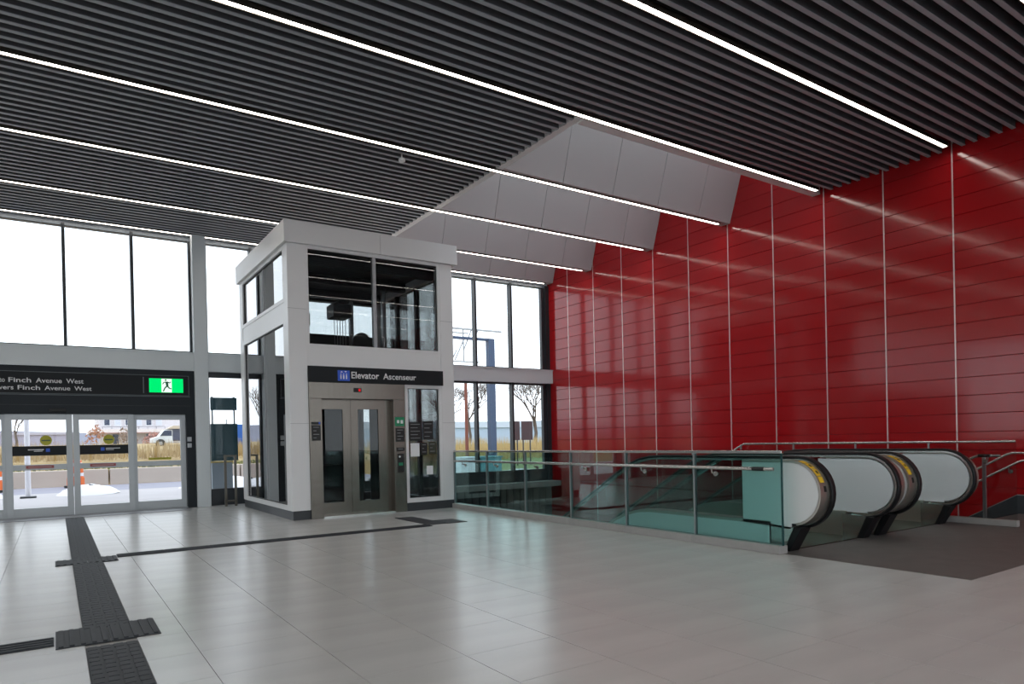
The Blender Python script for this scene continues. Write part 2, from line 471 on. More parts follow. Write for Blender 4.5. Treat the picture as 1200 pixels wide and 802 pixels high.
# recess: trims, side walls, top
tb_ = MB()
for a, b in zip([8.03] + [q + .053 for q in LY[6:9]], [q - .053 for q in LY[6:9]] + [YW - .4]): tb_.box(XT + .002, XT + .13, a, b, 6.302, 6.345)
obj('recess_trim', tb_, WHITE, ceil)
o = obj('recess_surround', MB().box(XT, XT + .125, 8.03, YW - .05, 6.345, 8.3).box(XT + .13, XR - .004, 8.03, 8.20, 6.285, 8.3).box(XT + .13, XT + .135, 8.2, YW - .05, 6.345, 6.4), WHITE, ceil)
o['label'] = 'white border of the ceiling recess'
sk = thing('window_9', (9.9, 12.7, 8.3), 'unseen skylight added to light the white ceiling baffles', 'window', kind='structure')  # not visible; put in so daylight brightens the baffles
obj('pane', B(XT + .05, XR, 8.1, YW, 8.40, 8.412), G_WIN, sk)
for k in range(6): obj('mullion', B(XT + .05 + 1.27 * k, XT + .13 + 1.27 * k, 8.1, YW, 8.36, 8.48), WHITE, sk)
SL = .32
fin_x = [XT + .13, 8.2, 9.475, 10.75, 12.025, XR - .005]
for yl in LY[6:]:
    y0 = yl - .13; zt = 8.25 if yl < 17 else 7.9
    dz = zt - 6.30
    zs = 6.36; sh = SL * (zs - 6.303)
    core = MB().prism([(y0 + .02 - sh, zs), (yl + .12 - sh, zs), (yl + .12 - SL * dz, zt), (y0 + .02 - SL * dz, zt)], 'X', XT + .13, XR - .004)
    core.prism([(y0 + .02, 6.303), (yl - .052, 6.303), (yl - .052, zs), (y0 + .02 - sh, zs)], 'X', XT + .13, XR - .004)
    core.prism([(yl + .052, 6.303), (yl + .12, 6.303), (yl + .12 - sh, zs), (yl + .052, zs)], 'X', XT + .13, XR - .004)
    core.prism([(yl - .052, 6.303), (yl + .052, 6.303), (yl + .052, zs), (yl - .052, zs)], 'X', XR - .235, XR - .004)
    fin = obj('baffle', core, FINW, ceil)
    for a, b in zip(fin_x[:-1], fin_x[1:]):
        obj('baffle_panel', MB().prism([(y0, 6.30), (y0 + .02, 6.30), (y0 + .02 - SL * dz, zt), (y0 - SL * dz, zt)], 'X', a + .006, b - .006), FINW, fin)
# light lines
where = ['second behind the viewer', 'just behind the viewer', 'overhead', 'at the top right corner of the picture', 'ending over the right part of the red wall',
         'along the front edge of the white recess', 'first across the white recess', 'second across the white recess', 'third across the white recess', 'along the window head']
for yl, wtxt in zip(LY, where):
    L = thing('linear_light', (-1, yl, ZC), 'long thin warm-white ceiling light ' + wtxt, 'ceiling light', 'linear ceiling lights')
    obj('housing', MB().box(XL, XR - .25, yl - .050, yl - .038, ZC - .012, ZC + .05).box(XL, XR - .25, yl + .038, yl + .050, ZC - .012, ZC + .05).box(XL, XR - .25, yl - .038, yl + .038, ZC + .01, ZC + .05).box(XR - .25, XR - .24, yl - .05, yl + .05, ZC - .012, ZC + .05), BROWNM, L)
    zz = ZC - .004
    obj('diffuser', B(XL, XR - .252, yl - .038, yl + .038, zz, zz + .010), LED, L)
sd = thing('smoke_detector', (5.05, 10.69, 6.2), 'small white round detector hanging under the dark slats', 'detector')
obj('head', MB().lathe([(.02, 6.20), (.055, 6.21), (.06, 6.235), (.05, 6.26)], 5.05, 10.72, 16), WHITE, sd, smooth=True)
obj('stem', MB().lathe([(.012, 6.26), (.012, 6.45)], 5.05, 10.72, 8), WHITE, sd)

# ================================================================== ENTRANCE
hd = thing('door_header', (.33, YW - .1, 2.15), 'charcoal header box above the sliding entrance doors', 'door header')
obj('body', MB().box(-2.07, 2.72, YW - .2, YW + .05, 2.15, 3.15), HEADER, hd)
obj('floor_track', B(-1.90, 2.53, YW - .2, YW + .05, -.004, .022), GALV, hd)
obj('reveal', B(-2.05, 2.62, YW - .215, YW - .2, 2.545, 2.56), pmat('grey_line', (.12, .14, .15), .4), hd)
obj('reveal', B(-2.05, 2.62, YW - .21, YW - .2, 2.34, 2.348), DARKF, hd)
obj('sensor', MB().box(-.08, .22, YW - .26, YW - .2, 2.20, 2.26), BLACK, hd, bevel=.01)
obj('jamb', B(2.53, 2.72, YW - .2, YW + .05, 0, 2.15), HEADER, hd)
obj('jamb', B(-2.07, -1.90, YW - .2, YW + .05, 0, 2.15), HEADER, hd)
for z in (1.38, 1.52): obj('switch_box', B(2.54, 2.63, YW - .24, YW - .2, z, z + .11), GALV, hd, bevel=.008)
sg = thing('station_sign', (.2, YW - .23, 2.57), 'black overhead sign with white lettering to Finch Avenue West', 'sign')
obj('sign_panel', B(-2.05, 2.60, YW - .228, YW - .2, 2.57, 3.03), SIGNB, sg)
obj('sign_border', frame_mb(-2.05, 2.60, 2.57, 3.03, YW - .232, YW - .228, .012, .012, .010, .010), pmat('grey_line', (.12, .14, .15), .4), sg)
obj('sign_divider', B(1.665, 1.685, YW - .234, YW - .228, 2.62, 2.98), pmat('grey_line', (.12, .14, .15), .4), sg)
for body, xa, xb in (('to', -.90, -.805), ('Finch', -.747, -.37), ('Avenue', -.29, .16), ('West', .235, .545)): text('lettering', body, TXTW, sg, xa, xb, 2.800, .095, YW - .228)
for body, xa, xb in (('vers', -.91, -.665), ('Finch', -.598, -.22), ('Avenue', -.145, .305), ('West', .375, .69)): text('lettering', body, TXTW, sg, xa, xb, 2.650, .088, YW - .228)
ex = thing('exit_sign', (2.13, YW - .24, 2.64), 'lit green exit sign with a white running figure', 'exit sign')
obj('sign_box', B(1.775, 2.485, YW - .25, YW - .228, 2.63, 2.965), BLACK, ex)
obj('green_face', B(1.785, 2.475, YW - .256, YW - .25, 2.64, 2.955), EXITG, ex)
obj('white_door', B(2.03, 2.24, YW - .259, YW - .256, 2.645, 2.95), EXITW, ex)
man = MB()
cx0, cz0, k_ = 2.125, 2.80, .30
def lim(a, b, w):
    a, b = Vector(a), Vector(b); d = (b - a).normalized(); n = Vector((-d.y, d.x)) * w / 2
    man.prism([tuple(a + n), tuple(b + n), tuple(b - n), tuple(a - n)], 'Y', YW - .262, YW - .259)
for a, b, w in [((2.135, 2.885), (2.15, 2.79), .05), ((2.15, 2.79), (2.10, 2.745), .028), ((2.10, 2.745), (2.065, 2.665), .024), ((2.15, 2.79), (2.19, 2.735), .028), ((2.19, 2.735), (2.235, 2.725), .022),
                ((2.13, 2.88), (2.075, 2.865), .02), ((2.075, 2.865), (2.055, 2.825), .018), ((2.15, 2.88), (2.195, 2.855), .02), ((2.195, 2.855), (2.22, 2.885), .018)]: lim(a, b, w)
man.prism([(2.118 + .02 * math.cos(t * math.pi / 5), 2.922 + .02 * math.sin(t * math.pi / 5)) for t in range(10)], 'Y', YW - .262, YW - .259)
obj('running_figure', man, pmat('exit_dark_green', (.0, .16, .06), .5), ex)

def door(name, label, x0, x1, y, leaf, mid=True):
    d = thing(name, ((x0 + x1) / 2, y, 0), label, 'door', kind='structure')
    sw = .115
    obj('door_frame', frame_mb(x0, x1, .02, 2.15, y - .03, y + .03, sw, sw, .12, .18), ALU, d, bevel=.004)
    obj('pane', B(x0 + sw - .01, x1 - sw + .01, y - .005, y + .005, .18, 2.05), G_WIN, d)
    obj('push_rail', B(x0 + sw, x1 - sw, y - .028, y + .028, .985, 1.10), ALU, d, bevel=.003)
    xa, xb = x0 + sw, x1 - sw
    if leaf:
        bd = obj('decal_band', B(xa, xb, y - .012, y - .006, 1.285, 1.485), SIGNB, d)
        s = 1 if leaf == 'L' else -1
        cxm = xa + (.60 if leaf == 'L' else .42)
        obj('blue_square', B(cxm - .035, cxm + .035, y - .015, y - .012, 1.36, 1.43), BLUE, bd)
        x_ = cxm - .34 if leaf == 'L' else cxm + .06
        obj('text_line', B(x_, x_ + .27, y - .014, y - .012, 1.40, 1.418), TXTW, bd)
        obj('text_line', B(x_ + .1 * (s > 0), x_ + .1 * (s > 0) + .15, y - .014, y - .012, 1.372, 1.384), TXTW, bd)
        cr = cxm - .03 if leaf == 'L' else cxm + .12
        st = MB().prism([(cr + .105 * math.cos(t * math.pi / 12), 1.60 + .105 * math.sin(t * math.pi / 12)) for t in range(24)], 'Y', y - .012, y - .006)
        stk = obj('round_sticker', st, LIME, d)
        obj('text_line', B(cr - .075, cr + .075, y - .014, y - .012, 1.585, 1.612), pmat('grey_green_ink', (.08, .13, .07), .5), stk)
        xs0 = xa + (.22 if leaf == 'L' else .18)
        rs = obj('red_sticker', B(xs0, xs0 + .48, y - .034, y - .028, 1.02, 1.08), REDST, d)
        obj('text_line', B(xs0 + .04, xs0 + .44, y - .036, y - .034, 1.044, 1.056), pmat('pale_ink', (.5, .4, .38), .5), rs)
    else:
        ys = obj('yellow_sticker', B(xa + .22, xa + .68, y - .012, y - .006, 1.125, 1.175), LIME, d)
    return d
door('door_1', 'left sliding leaf of the glass entrance door', -.83, .325, YW - .14, 'L')
door('door_2', 'right sliding leaf of the glass entrance door',   .333, 1.47, YW - .14, 'R')
door('door_3', 'fixed glass sidelight right of the sliding doors', 1.42, 2.53, YW - .06, None)
door('door_4', 'fixed glass sidelight left of the sliding doors', -1.90, -.78, YW - .06, None)
th = obj('threshold_plate', B(-1.88, 2.50, 16.55, YW - .21, .001, .010), pmat('threshold_metal', (.22, .22, .23), .4, metal=.5))
tag(th, 'flat grey metal threshold in front of the entrance doors', 'threshold')
gr = thing('guard_rail', (3.45, 16.85, 0), 'short bronze metal guard rail beside the elevator by the window', 'railing')
for px in (3.28, 3.50): obj('post', B(px - .025, px + .025, 16.82, 16.87, 0, 1.15), BROWNM, gr)
obj('top_bar', B(3.25, 3.53, 16.815, 16.875, 1.15, 1.19), BROWNM, gr)
obj('bottom_bar', B(3.25, 3.53, 16.82, 16.87, .10, .14), BROWNM, gr)

# ================================================================== TACTILE PATHS
def bars(mb, x0, x1, y0, y1, along, n, seg=None):
    h0, h1 = .004, .0085
    for k in range(n):
        if along == 'Y':
            c = x0 + (x1 - x0) * (k + .5) / n; w = (x1 - x0) / n * .36
            if seg:
                m = 3
                for j in range(m):
                    a = y0 + (y1 - y0) * (j + .05) / m; b = y0 + (y1 - y0) * (j + .95) / m
                    mb.box(c - w + (.003 if j % 2 else -.003), c + w + (.003 if j % 2 else -.003), a, b, h0, h1)
            else: mb.box(c - w, c + w, y0 + .01, y1 - .01, h0, h1)
        else:
            c = y0 + (y1 - y0) * (k + .5) / n; w = (y1 - y0) / n * .30
            mb.box(x0 + .01, x1 - .01, c - w, c + w, h0, h1)
tp = thing('tactile_path', (.31, 9, 0), 'charcoal tactile guide strip running to the entrance doors', 'tactile paving', 'tactile floor guides')
mb = MB().box(-.158, .158, -.149, .149, -.005, .004); bars(mb, -.158, .158, -.149, .149, 'Y', 4, True)
tm = mb.mesh('tactile_tile', TACT)
y = 2.9
while y < 16.4:
    if not (5.69 < y + .15 < 6.27 or 9.76 < y + .15 < 10.24): inst('tactile_tile', tm, tp, (.31, y + .15, 0))
    y += .30
for nm, y0, y1 in (('near', 5.70, 6.25), ('far', 9.77, 10.23)):
    pd = thing('tactile_crossing', (.31, (y0 + y1) / 2, 0), 'charcoal ribbed tactile crossing pad ' + ('nearest the viewer' if nm == 'near' else 'close to the doors'), 'tactile paving', 'tactile floor guides')
    for (xa, xb) in ((-.025, .31), (.31, .635)):
        mb = MB().box(xa + .002, xb - .002, y0, y1, .001, .0065)
        for k in range(5):
            c = xa + (xb - xa) * (k + .5) / 5; mb.box(c - .014, c + .014, y0 + .02, y1 - .02, .0065, .014)
        obj('tactile_tile', mb, TACT, pd)
def thin_strip(name, x0, x1, y0, y1, label):
    t = thing(name, ((x0 + x1) / 2, (y0 + y1) / 2, 0), label, 'tactile paving', 'tactile floor guides')
    n = max(1, round((x1 - x0) / .6)); w = (x1 - x0) / n
    mb = MB().box(-w / 2 + .002, w / 2 - .002, y0, y1, .001, .0055)
    for k in range(4):
        c = y0 + (y1 - y0) * (k + .5) / 4; mb.box(-w / 2 + .008, w / 2 - .008, c - .015, c + .015, .0055, .012)
    me = mb.mesh('tactile_tile', TACT)
    for k in range(n): inst('tactile_tile', me, t, (x0 + w * (k + .5), 0, 0))
    return t
thin_strip('tactile_strip', .64, 5.15, 10.06, 10.33, 'thin charcoal tactile strip leading across to the elevator')
thin_strip('tactile_strip', -6.0, -.03, 5.81, 6.08, 'thin charcoal tactile strip leaving the picture at lower left')
pd = thing('tactile_pad', (5.45, 10.8, 0), 'charcoal tactile pad in front of the elevator doors', 'tactile paving', 'tactile floor guides')
obj('tactile_tile', MB().box(5.16, 5.50, 10.25, 11.60, .001, .008), TACT, pd)
obj('tactile_tile', MB().box(5.51, 5.88, 10.20, 10.75, .001, .008), TACT, pd)

# ================================================================== ELEVATOR
EX0, EX1, EY0, EY1 = 3.59, 7.02, 12.60, 16.45
el = thing('elevator', ((EX0 + EX1) / 2, (EY0 + EY1) / 2, 0), 'white elevator enclosure with glass panes and stainless steel doors', 'elevator')
def ep(name, mb, mat, **k): return obj(name, mb, mat, el, **k)
Z0, ZT = .17, 5.10
ep('plinth', MB().box(EX0 + .02, 3.93, EY0 + .02, EY1, 0, Z0).box(5.87, EX1 - .02, EY0 + .02, EY0 + .3, 0, Z0).box(EX1 - .2, EX1 - .02, EY0 + .3, EY1, 0, Z0).box(3.93, EX1 - .2, EY1 - .25, EY1, 0, Z0), PLINTH)
for (a, b, c, d) in ((EX0, 3.93, EY0, EY0 + .23), (6.72, EX1, EY0, EY0 + .23), (EX0, EX0 + .2, EY1 - .25, EY1), (EX1 - .2, EX1, EY1 - .25, EY1)):
    ep('corner_column', MB().box(a, b, c, d, Z0, ZT), ELEV, bevel=.006)
for z in (1.78, 3.90):
    ep('panel_joint', MB().box(EX0 - .001, 3.931, EY0 - .0015, EY0 + .02, z, z + .006), GALV)
    ep('panel_joint', MB().box(6.72, EX1 + .001, EY0 - .0015, EY0 + .02, z, z + .006), GALV)
ep('cornice', MB().box(EX0 - .06, 5.398, EY0 - .07, EY0 + .1, ZT, 5.50), ELEV, bevel=.006)
ep('cornice', MB().box(5.402, EX1 + .10, EY0 - .07, EY0 + .1, ZT, 5.50), ELEV, bevel=.006)
ep('cornice', MB().box(EX0 - .06, EX0 + .1, EY0 + .101, EY1 + .05, ZT, 5.50), ELEV, bevel=.006)
ep('cornice', MB().box(EX1 - .06, EX1 + .10, EY0 + .101, EY1 + .05, ZT, 5.50), ELEV, bevel=.006)
ep('roof', MB().box(EX0, EX1, EY0 + .05, EY1, 5.30, 5.47), ELEV)
ep('roof_hatch', MB().box(3.9, 4.6, 13.4, 14.6, 5.47, 5.62), ELEV)
# front: beam, upper window, sign
ep('front_beam', B(3.93, 6.72, EY0 + .012, EY0 + .2, 2.86, 3.22), ELEV)
ep('window_frame', frame_mb(3.93, 6.72, 3.22, 5.10, EY0 + .005, EY0 + .10, .05, .05, .06, .05), ELEV)
ep('glass_divider', B(5.255, 5.325, EY0 + .015, EY0 + .10, 3.27, 5.04), GALV)
ep('glass_pane', B(3.98, 5.255, EY0 + .05, EY0 + .06, 3.27, 5.04), G_EL)
ep('glass_pane', B(5.325, 6.67, EY0 + .05, EY0 + .06, 3.27, 5.04), G_EL)
ep('gasket', frame_mb(3.975, 6.675, 3.265, 5.045, EY0 + .04, EY0 + .052, .02, .02, .02, .02), BLACK)
sp = ep('sign_panel', B(3.925, 6.74, EY0 - .04, EY0 + .05, 2.555, 2.855), SIGNB)
sp['label'] = 'black sign reading Elevator Ascenseur'
text('lettering', 'Elevator', TXTW, sp, 4.755, 5.32, 2.645, .125, EY0 - .04)
text('lettering', 'Ascenseur', TXTW, sp, 5.405, 6.12, 2.645, .115, EY0 - .04)
pic = MB().box(4.485, 4.72, EY0 - .046, EY0 - .04, 2.59, 2.79)
obj('pictogram', pic, BLUE, sp)
pw = MB()
for xx in (4.545, 4.60, 4.655):
    pw.box(xx - .012, xx + .012, EY0 - .050, EY0 - .046, 2.625, 2.70); pw.box(xx - .009, xx + .009, EY0 - .050, EY0 - .046, 2.71, 2.728)
pw.prism([(4.535, 2.75), (4.56, 2.775), (4.585, 2.75)], 'Y', EY0 - .050, EY0 - .046).prism([(4.615, 2.775), (4.64, 2.75), (4.665, 2.775)], 'Y', EY0 - .050, EY0 - .046)
obj('pictogram_symbol', pw, TXTW, sp)
# stainless portal
ep('portal_jamb', B(3.93, 4.17, EY0 - .03, EY0 + .25, 0, 2.25), STEEL, bevel=.004)
ep('portal_jamb', B(5.615, 5.87, EY0 - .03, EY0 + .25, 0, 2.25), STEEL, bevel=.004)
ep('portal_head', B(3.93, 5.87, EY0 - .03, EY0 + .25, 2.25, 2.555), STEEL, bevel=.004)
fi = ep('floor_indicator', B(4.80, 4.95, EY0 - .045, EY0 - .03, 2.38, 2.46), BLACK)
obj('red_digit', B(4.89, 4.93, EY0 - .048, EY0 - .045, 2.395, 2.445), REDLED, fi)
for (x0, x1, ga, gb) in ((4.17, 4.79, 4.205, 4.63), (4.795, 5.615, 4.94, 5.36)):
    lf = ep('door_leaf', MB().box(x0, ga, EY0 + .15, EY0 + .19, .03, 2.25).box(gb, x1, EY0 + .15, EY0 + .19, .03, 2.25).box(ga, gb, EY0 + .15, EY0 + .19, .03, .27).box(ga, gb, EY0 + .15, EY0 + .19, 2.06, 2.25), STEEL)
    obj('door_glass', B(ga, gb, EY0 + .165, EY0 + .175, .27, 2.06), G_DOOR, lf)
ep('door_sill', B(4.17, 5.615, EY0 - .02, EY0 + .25, .001, .03), STEELB)
# notices on the jambs
def notice(x0, x1, z0, z1, mat, y=EY0 - .03, lines=0, par=None):
    n = obj('notice', B(x0, x1, y - .006, y, z0, z1), mat, par or el)
    for k in range(lines):
        z = z1 - (z1 - z0) * (k + .7) / (lines + .4)
        obj('text_line', B(x0 + .03, x1 - .03 - .05 * (k % 2), y - .008, y - .006, z, z + .012), pmat('grey_ink', (.25, .26, .27), .5), n)
    return n
n = notice(3.965, 4.135, 1.76, 1.81, BLACK); obj('blue_square', B(4.10, 4.13, EY0 - .04, EY0 - .036, 1.765, 1.805), BLUE, n)
notice(3.965, 4.135, 1.46, 1.75, BLACK, lines=4)
n = notice(5.64, 5.84, 1.72, 1.90, GREEN)
obj('white_symbol', B(5.68, 5.73, EY0 - .040, EY0 - .036, 1.78, 1.84), TXTW, n); obj('white_symbol', B(5.76, 5.81, EY0 - .040, EY0 - .036, 1.77, 1.84), TXTW, n)
notice(5.65, 5.835, 1.41, 1.68, BLACK, lines=4)
notice(5.66, 5.83, 1.22, 1.29, BLACK, lines=1)
cp = notice(5.675, 5.815, .80, 1.17, BLACK)
cp['label'] = 'black call button panel'
obj('call_button', MB().prism([(5.72 + .02 * math.cos(t * math.pi / 6), 1.11 + .02 * math.sin(t * math.pi / 6)) for t in range(12)], 'Y', EY0 - .045, EY0 - .036), STEELB, cp)
obj('button_plate', B(5.70, 5.79, EY0 - .042, EY0 - .036, .93, .99), GREEN, cp)
# right glazed panel
ep('window_frame', frame_mb(5.87, 6.72, Z0, 2.555, EY0 + .0, EY0 + .10, .075, .07, .07, .09), ELEV)
ep('glass_pane', B(5.945, 6.65, EY0 + .05, EY0 + .06, .26, 2.485), G_EL)
ep('gasket', frame_mb(5.94, 6.655, .255, 2.49, EY0 + .04, EY0 + .052, .018, .018, .018, .018), BLACK)
for (a, b, c, d, mt, ln) in ((5.98, 6.25, 1.42, 1.80, BLACK, 5), (6.29, 6.52, 1.44, 1.82, BLACK, 4), (6.00, 6.20, 1.10, 1.37, TXTW, 0), (6.235, 6.38, 1.13, 1.38, BLACK, 3), (6.41, 6.58, 1.14, 1.39, pmat('dark_olive_notice', (.03, .035, .02), .5), 3), (6.36, 6.50, .72, .90, TXTW, 0)):
    notice(a, b, c, d, mt, EY0 + .048, ln)
# left side
ep('window_frame', frame_x(EX0 + .0, EX0 + .1, 12.83, 16.20, 4.05, 5.10, .07), ELEV)
ep('window_frame', frame_x(EX0 + .0, EX0 + .1, 12.83, 16.20, Z0, 3.75, .09), ELEV)
ep('side_beam', B(EX0 + .01, EX0 + .2, 12.83, 16.20, 3.75, 4.05), ELEV)
for (z0, z1, w) in ((4.12, 5.03, .07), (.26, 3.66, .09)):
    ep('gasket', frame_x(EX0 + .03, EX0 + .045, 12.83 + w - .005, 16.20 - w + .005, z0 - .005, z1 + .005, .022), BLACK)
    for (ya, yb) in ((12.83 + w, 14.45), (14.47, 16.20 - w)):
        ep('glass_pane', B(EX0 + .045, EX0 + .055, ya, yb, z0, z1), G_ELS)
    ep('glass_divider', B(EX0 + .035, EX0 + .06, 14.45, 14.47, z0, z1), GALV)
# right and rear sides
ep('side_beam', MB().box(EX1 - .2, EX1, 12.83, 16.20, 2.9, 3.25).box(EX1 - .2, EX1, 12.83, 16.20, 4.9, ZT), ELEV)
for (ya, yb) in ((12.83, 14.05), (14.15, 15.1), (15.2, 16.20)):
    ep('glass_pane', B(EX1 - .1, EX1 - .09, ya, yb, Z0, 2.9), G_EL)
    ep('glass_pane', B(EX1 - .1, EX1 - .09, ya, yb, 3.25, 4.9), G_EL)
for ya in (14.1, 15.15): ep('glass_divider', B(EX1 - .14, EX1 - .05, ya - .05, ya + .05, Z0, 4.9), MACH)
ep('rear_beam', MB().box(EX0 + .2, EX1 - .2, EY1 - .2, EY1, 2.9, 4.06).box(EX0 + .2, EX1 - .2, EY1 - .2, EY1, 4.86, 5.1), MACH)
ep('glass_pane', B(EX0 + .2, EX1 - .2, EY1 - .1, EY1 - .09, Z0, 2.9), G_ELS)
ep('glass_pane', B(EX0 + .2, EX1 - .2, EY1 - .1, EY1 - .09, 4.06, 4.86), G_ELS)
# hoistway steel seen through the glass
ep('shaft_ceiling', B(EX0 + .2, EX1 - .2, EY0 + .2, EY1 - .2, 5.06, 5.28), MACH)
for yy in (13.1, 14.5, 15.9): ep('ceiling_beam', B(EX0 + .2, EX1 - .2, yy - .06, yy + .06, 4.86, 5.06), MACH)
for xx in (4.45, 6.35): ep('guide_rail', MB().box(xx - .04, xx + .04, 14.6, 14.72, .2, 5.0), GALV)
for xx in (5.0, 6.1): ep('shaft_post', B(xx - .045, xx + .045, 16.0, 16.1, .2, 5.0), GALV)
ep('hoist_machine', MB().box(5.30, 5.72, 15.0, 15.5, 4.28, 4.58).box(5.38, 5.64, 14.9, 15.6, 4.58, 4.64), MACH, bevel=.02)
for k in range(5): ep('hoist_rope', MB().tube([(5.38 + .065 * k, 15.2, 2.6), (5.38 + .065 * k, 15.2, 4.3)], .008, 5), GALV)
ep('control_box', MB().box(4.42, 4.60, 14.5, 14.62, 3.95, 4.2), pmat('olive_box', (.20, .24, .05), .5))
ep('bracket_arm', MB().tube([(4.0, 16.0, 4.05), (4.45, 14.7, 4.25), (4.45, 14.7, 4.4)], .03, 6), MACH)
ep('pulley', MB().prism([(6.0 + .22 * math.cos(t * math.pi / 10), 3.75 + .22 * math.sin(t * math.pi / 10)) for t in range(20)], 'Y', 15.1, 15.2), MACH)
# the car inside
car = thing('elevator_car', (4.9, 14.2, 0), 'dark glass-backed car standing inside the elevator enclosure', 'elevator car')
obj('car_floor', B(4.1, 5.75, 12.95, 15.3, .02, .10), DCONC, car)
obj('car_roof', B(4.1, 5.75, 12.95, 15.3, 2.45, 2.62), MACH, car)
obj('side_panel', B(4.1, 4.14, 12.95, 15.3, .10, .95), CLAD, car)
obj('side_glass', B(4.115, 4.125, 12.95, 15.3, .95, 2.45), G_ELS, car)
obj('side_panel', MB().box(5.71, 5.75, 12.95, 14.07, .10, 2.45), MACH, car)
obj('side_panel', MB().box(5.71, 5.75, 14.50, 15.3, .10, 2.45), MACH, car)
obj('rear_panel', B(4.14, 5.71, 15.26, 15.3, .10, 2.45), MACH, car)
obj('car_handrail', MB().tube([(4.3, 15.18, .92), (5.65, 15.18, .92)], .02, 8), STEELB, car, smooth=True)

# ================================================================== GLASS BALUSTRADE
bl = thing('glass_balustrade', (XB, 8.7, 0), 'long green-tinted glass balustrade guarding the escalator well', 'balustrade')
posts = [4.81 + 1.296 * k for k in range(0, 7)]
for a, b in zip(posts[:-1], posts[1:]):
    obj('base_kerb', B(XB - .08, XB + .08, a + .001, b - .001, 0, .095), STONE, bl, bevel=.005)
    obj('glass_panel', B(XB - .008, XB + .008, a + .012, b - .012, .095, 1.165), G_BAL, bl)
for a in posts[1:]:
    obj('post', B(XB - .022, XB + .022, a - .012, a + .012, .095, 1.165), GALV, bl)
obj('end_edge', B(XB - .010, XB + .010, 4.806, 4.822, .095, 1.165), pmat('dark_green_glass_edge', (.01, .06, .06), .2), bl)
obj('top_rail', B(XB - .022, XB + .022, 4.80, posts[-1], 1.165, 1.20), STEELB, bl, bevel=.005)
HR = XB - .095
obj('handrail', MB().tube([(HR, 4.86, .985), (HR, 12.45, .985)], .021, 12), STEELB, bl, smooth=True)
obj('rail_sleeve', MB().tube([(HR, 4.98, .985), (HR, 5.14, .985)], .0245, 12), BLACK, bl, smooth=True)
for a in (5.75, 7.0, 8.3, 9.6, 10.9, 12.1):
    br = obj('bracket', MB().tube([(HR, a, .965), (HR + .01, a, .92), (XB - .02, a, .905)], .009, 8), STEELB, bl, smooth=True)
    obj('rosette', MB().tube([(XB - .028, a, .905), (XB - .008, a, .905)], .032, 12), STEELB, br, smooth=True)

# ================================================================== ESCALATORS
T30 = math.tan(math.radians(30))
YC, ZCN, RN = 4.83, .695, .43       # newel centre and handrail radius
YEND = 16.6
def slope_path(zf, y0, ya, yb, n=40):
    Rr = 1.6; out = []
    for i in range(n + 1):
        y = ya + (yb - ya) * i / n
        if y <= y0: z = zf
        elif y < y0 + Rr * .5: z = zf - (Rr - math.sqrt(Rr * Rr - (y - y0) ** 2))
        else: z = zf - Rr * (1 - math.cos(math.radians(30))) - T30 * (y - y0 - Rr * .5)
        out.append((y, z))
    return out
def newel_arc(r, a0=-90, a1=90, n=18, yc=YC):
    out = []
    for i in range(n + 1):
        a = math.radians(a0 + (a1 - a0) * i / n)
        out.append((yc - r * math.cos(a), ZCN + r * math.sin(a)))
    return out
def offset_band(path, t):
    """inner copy of a polyline, shifted by t towards the newel centre side (to its right when walking)"""
    res = []
    for i, p in enumerate(path):
        a = Vector(path[max(i - 1, 0)]); b = Vector(path[min(i + 1, len(path) - 1)]); d = (b - a).normalized()
        res.append((p[0] + d.y * t, p[1] - d.x * t))
    return res

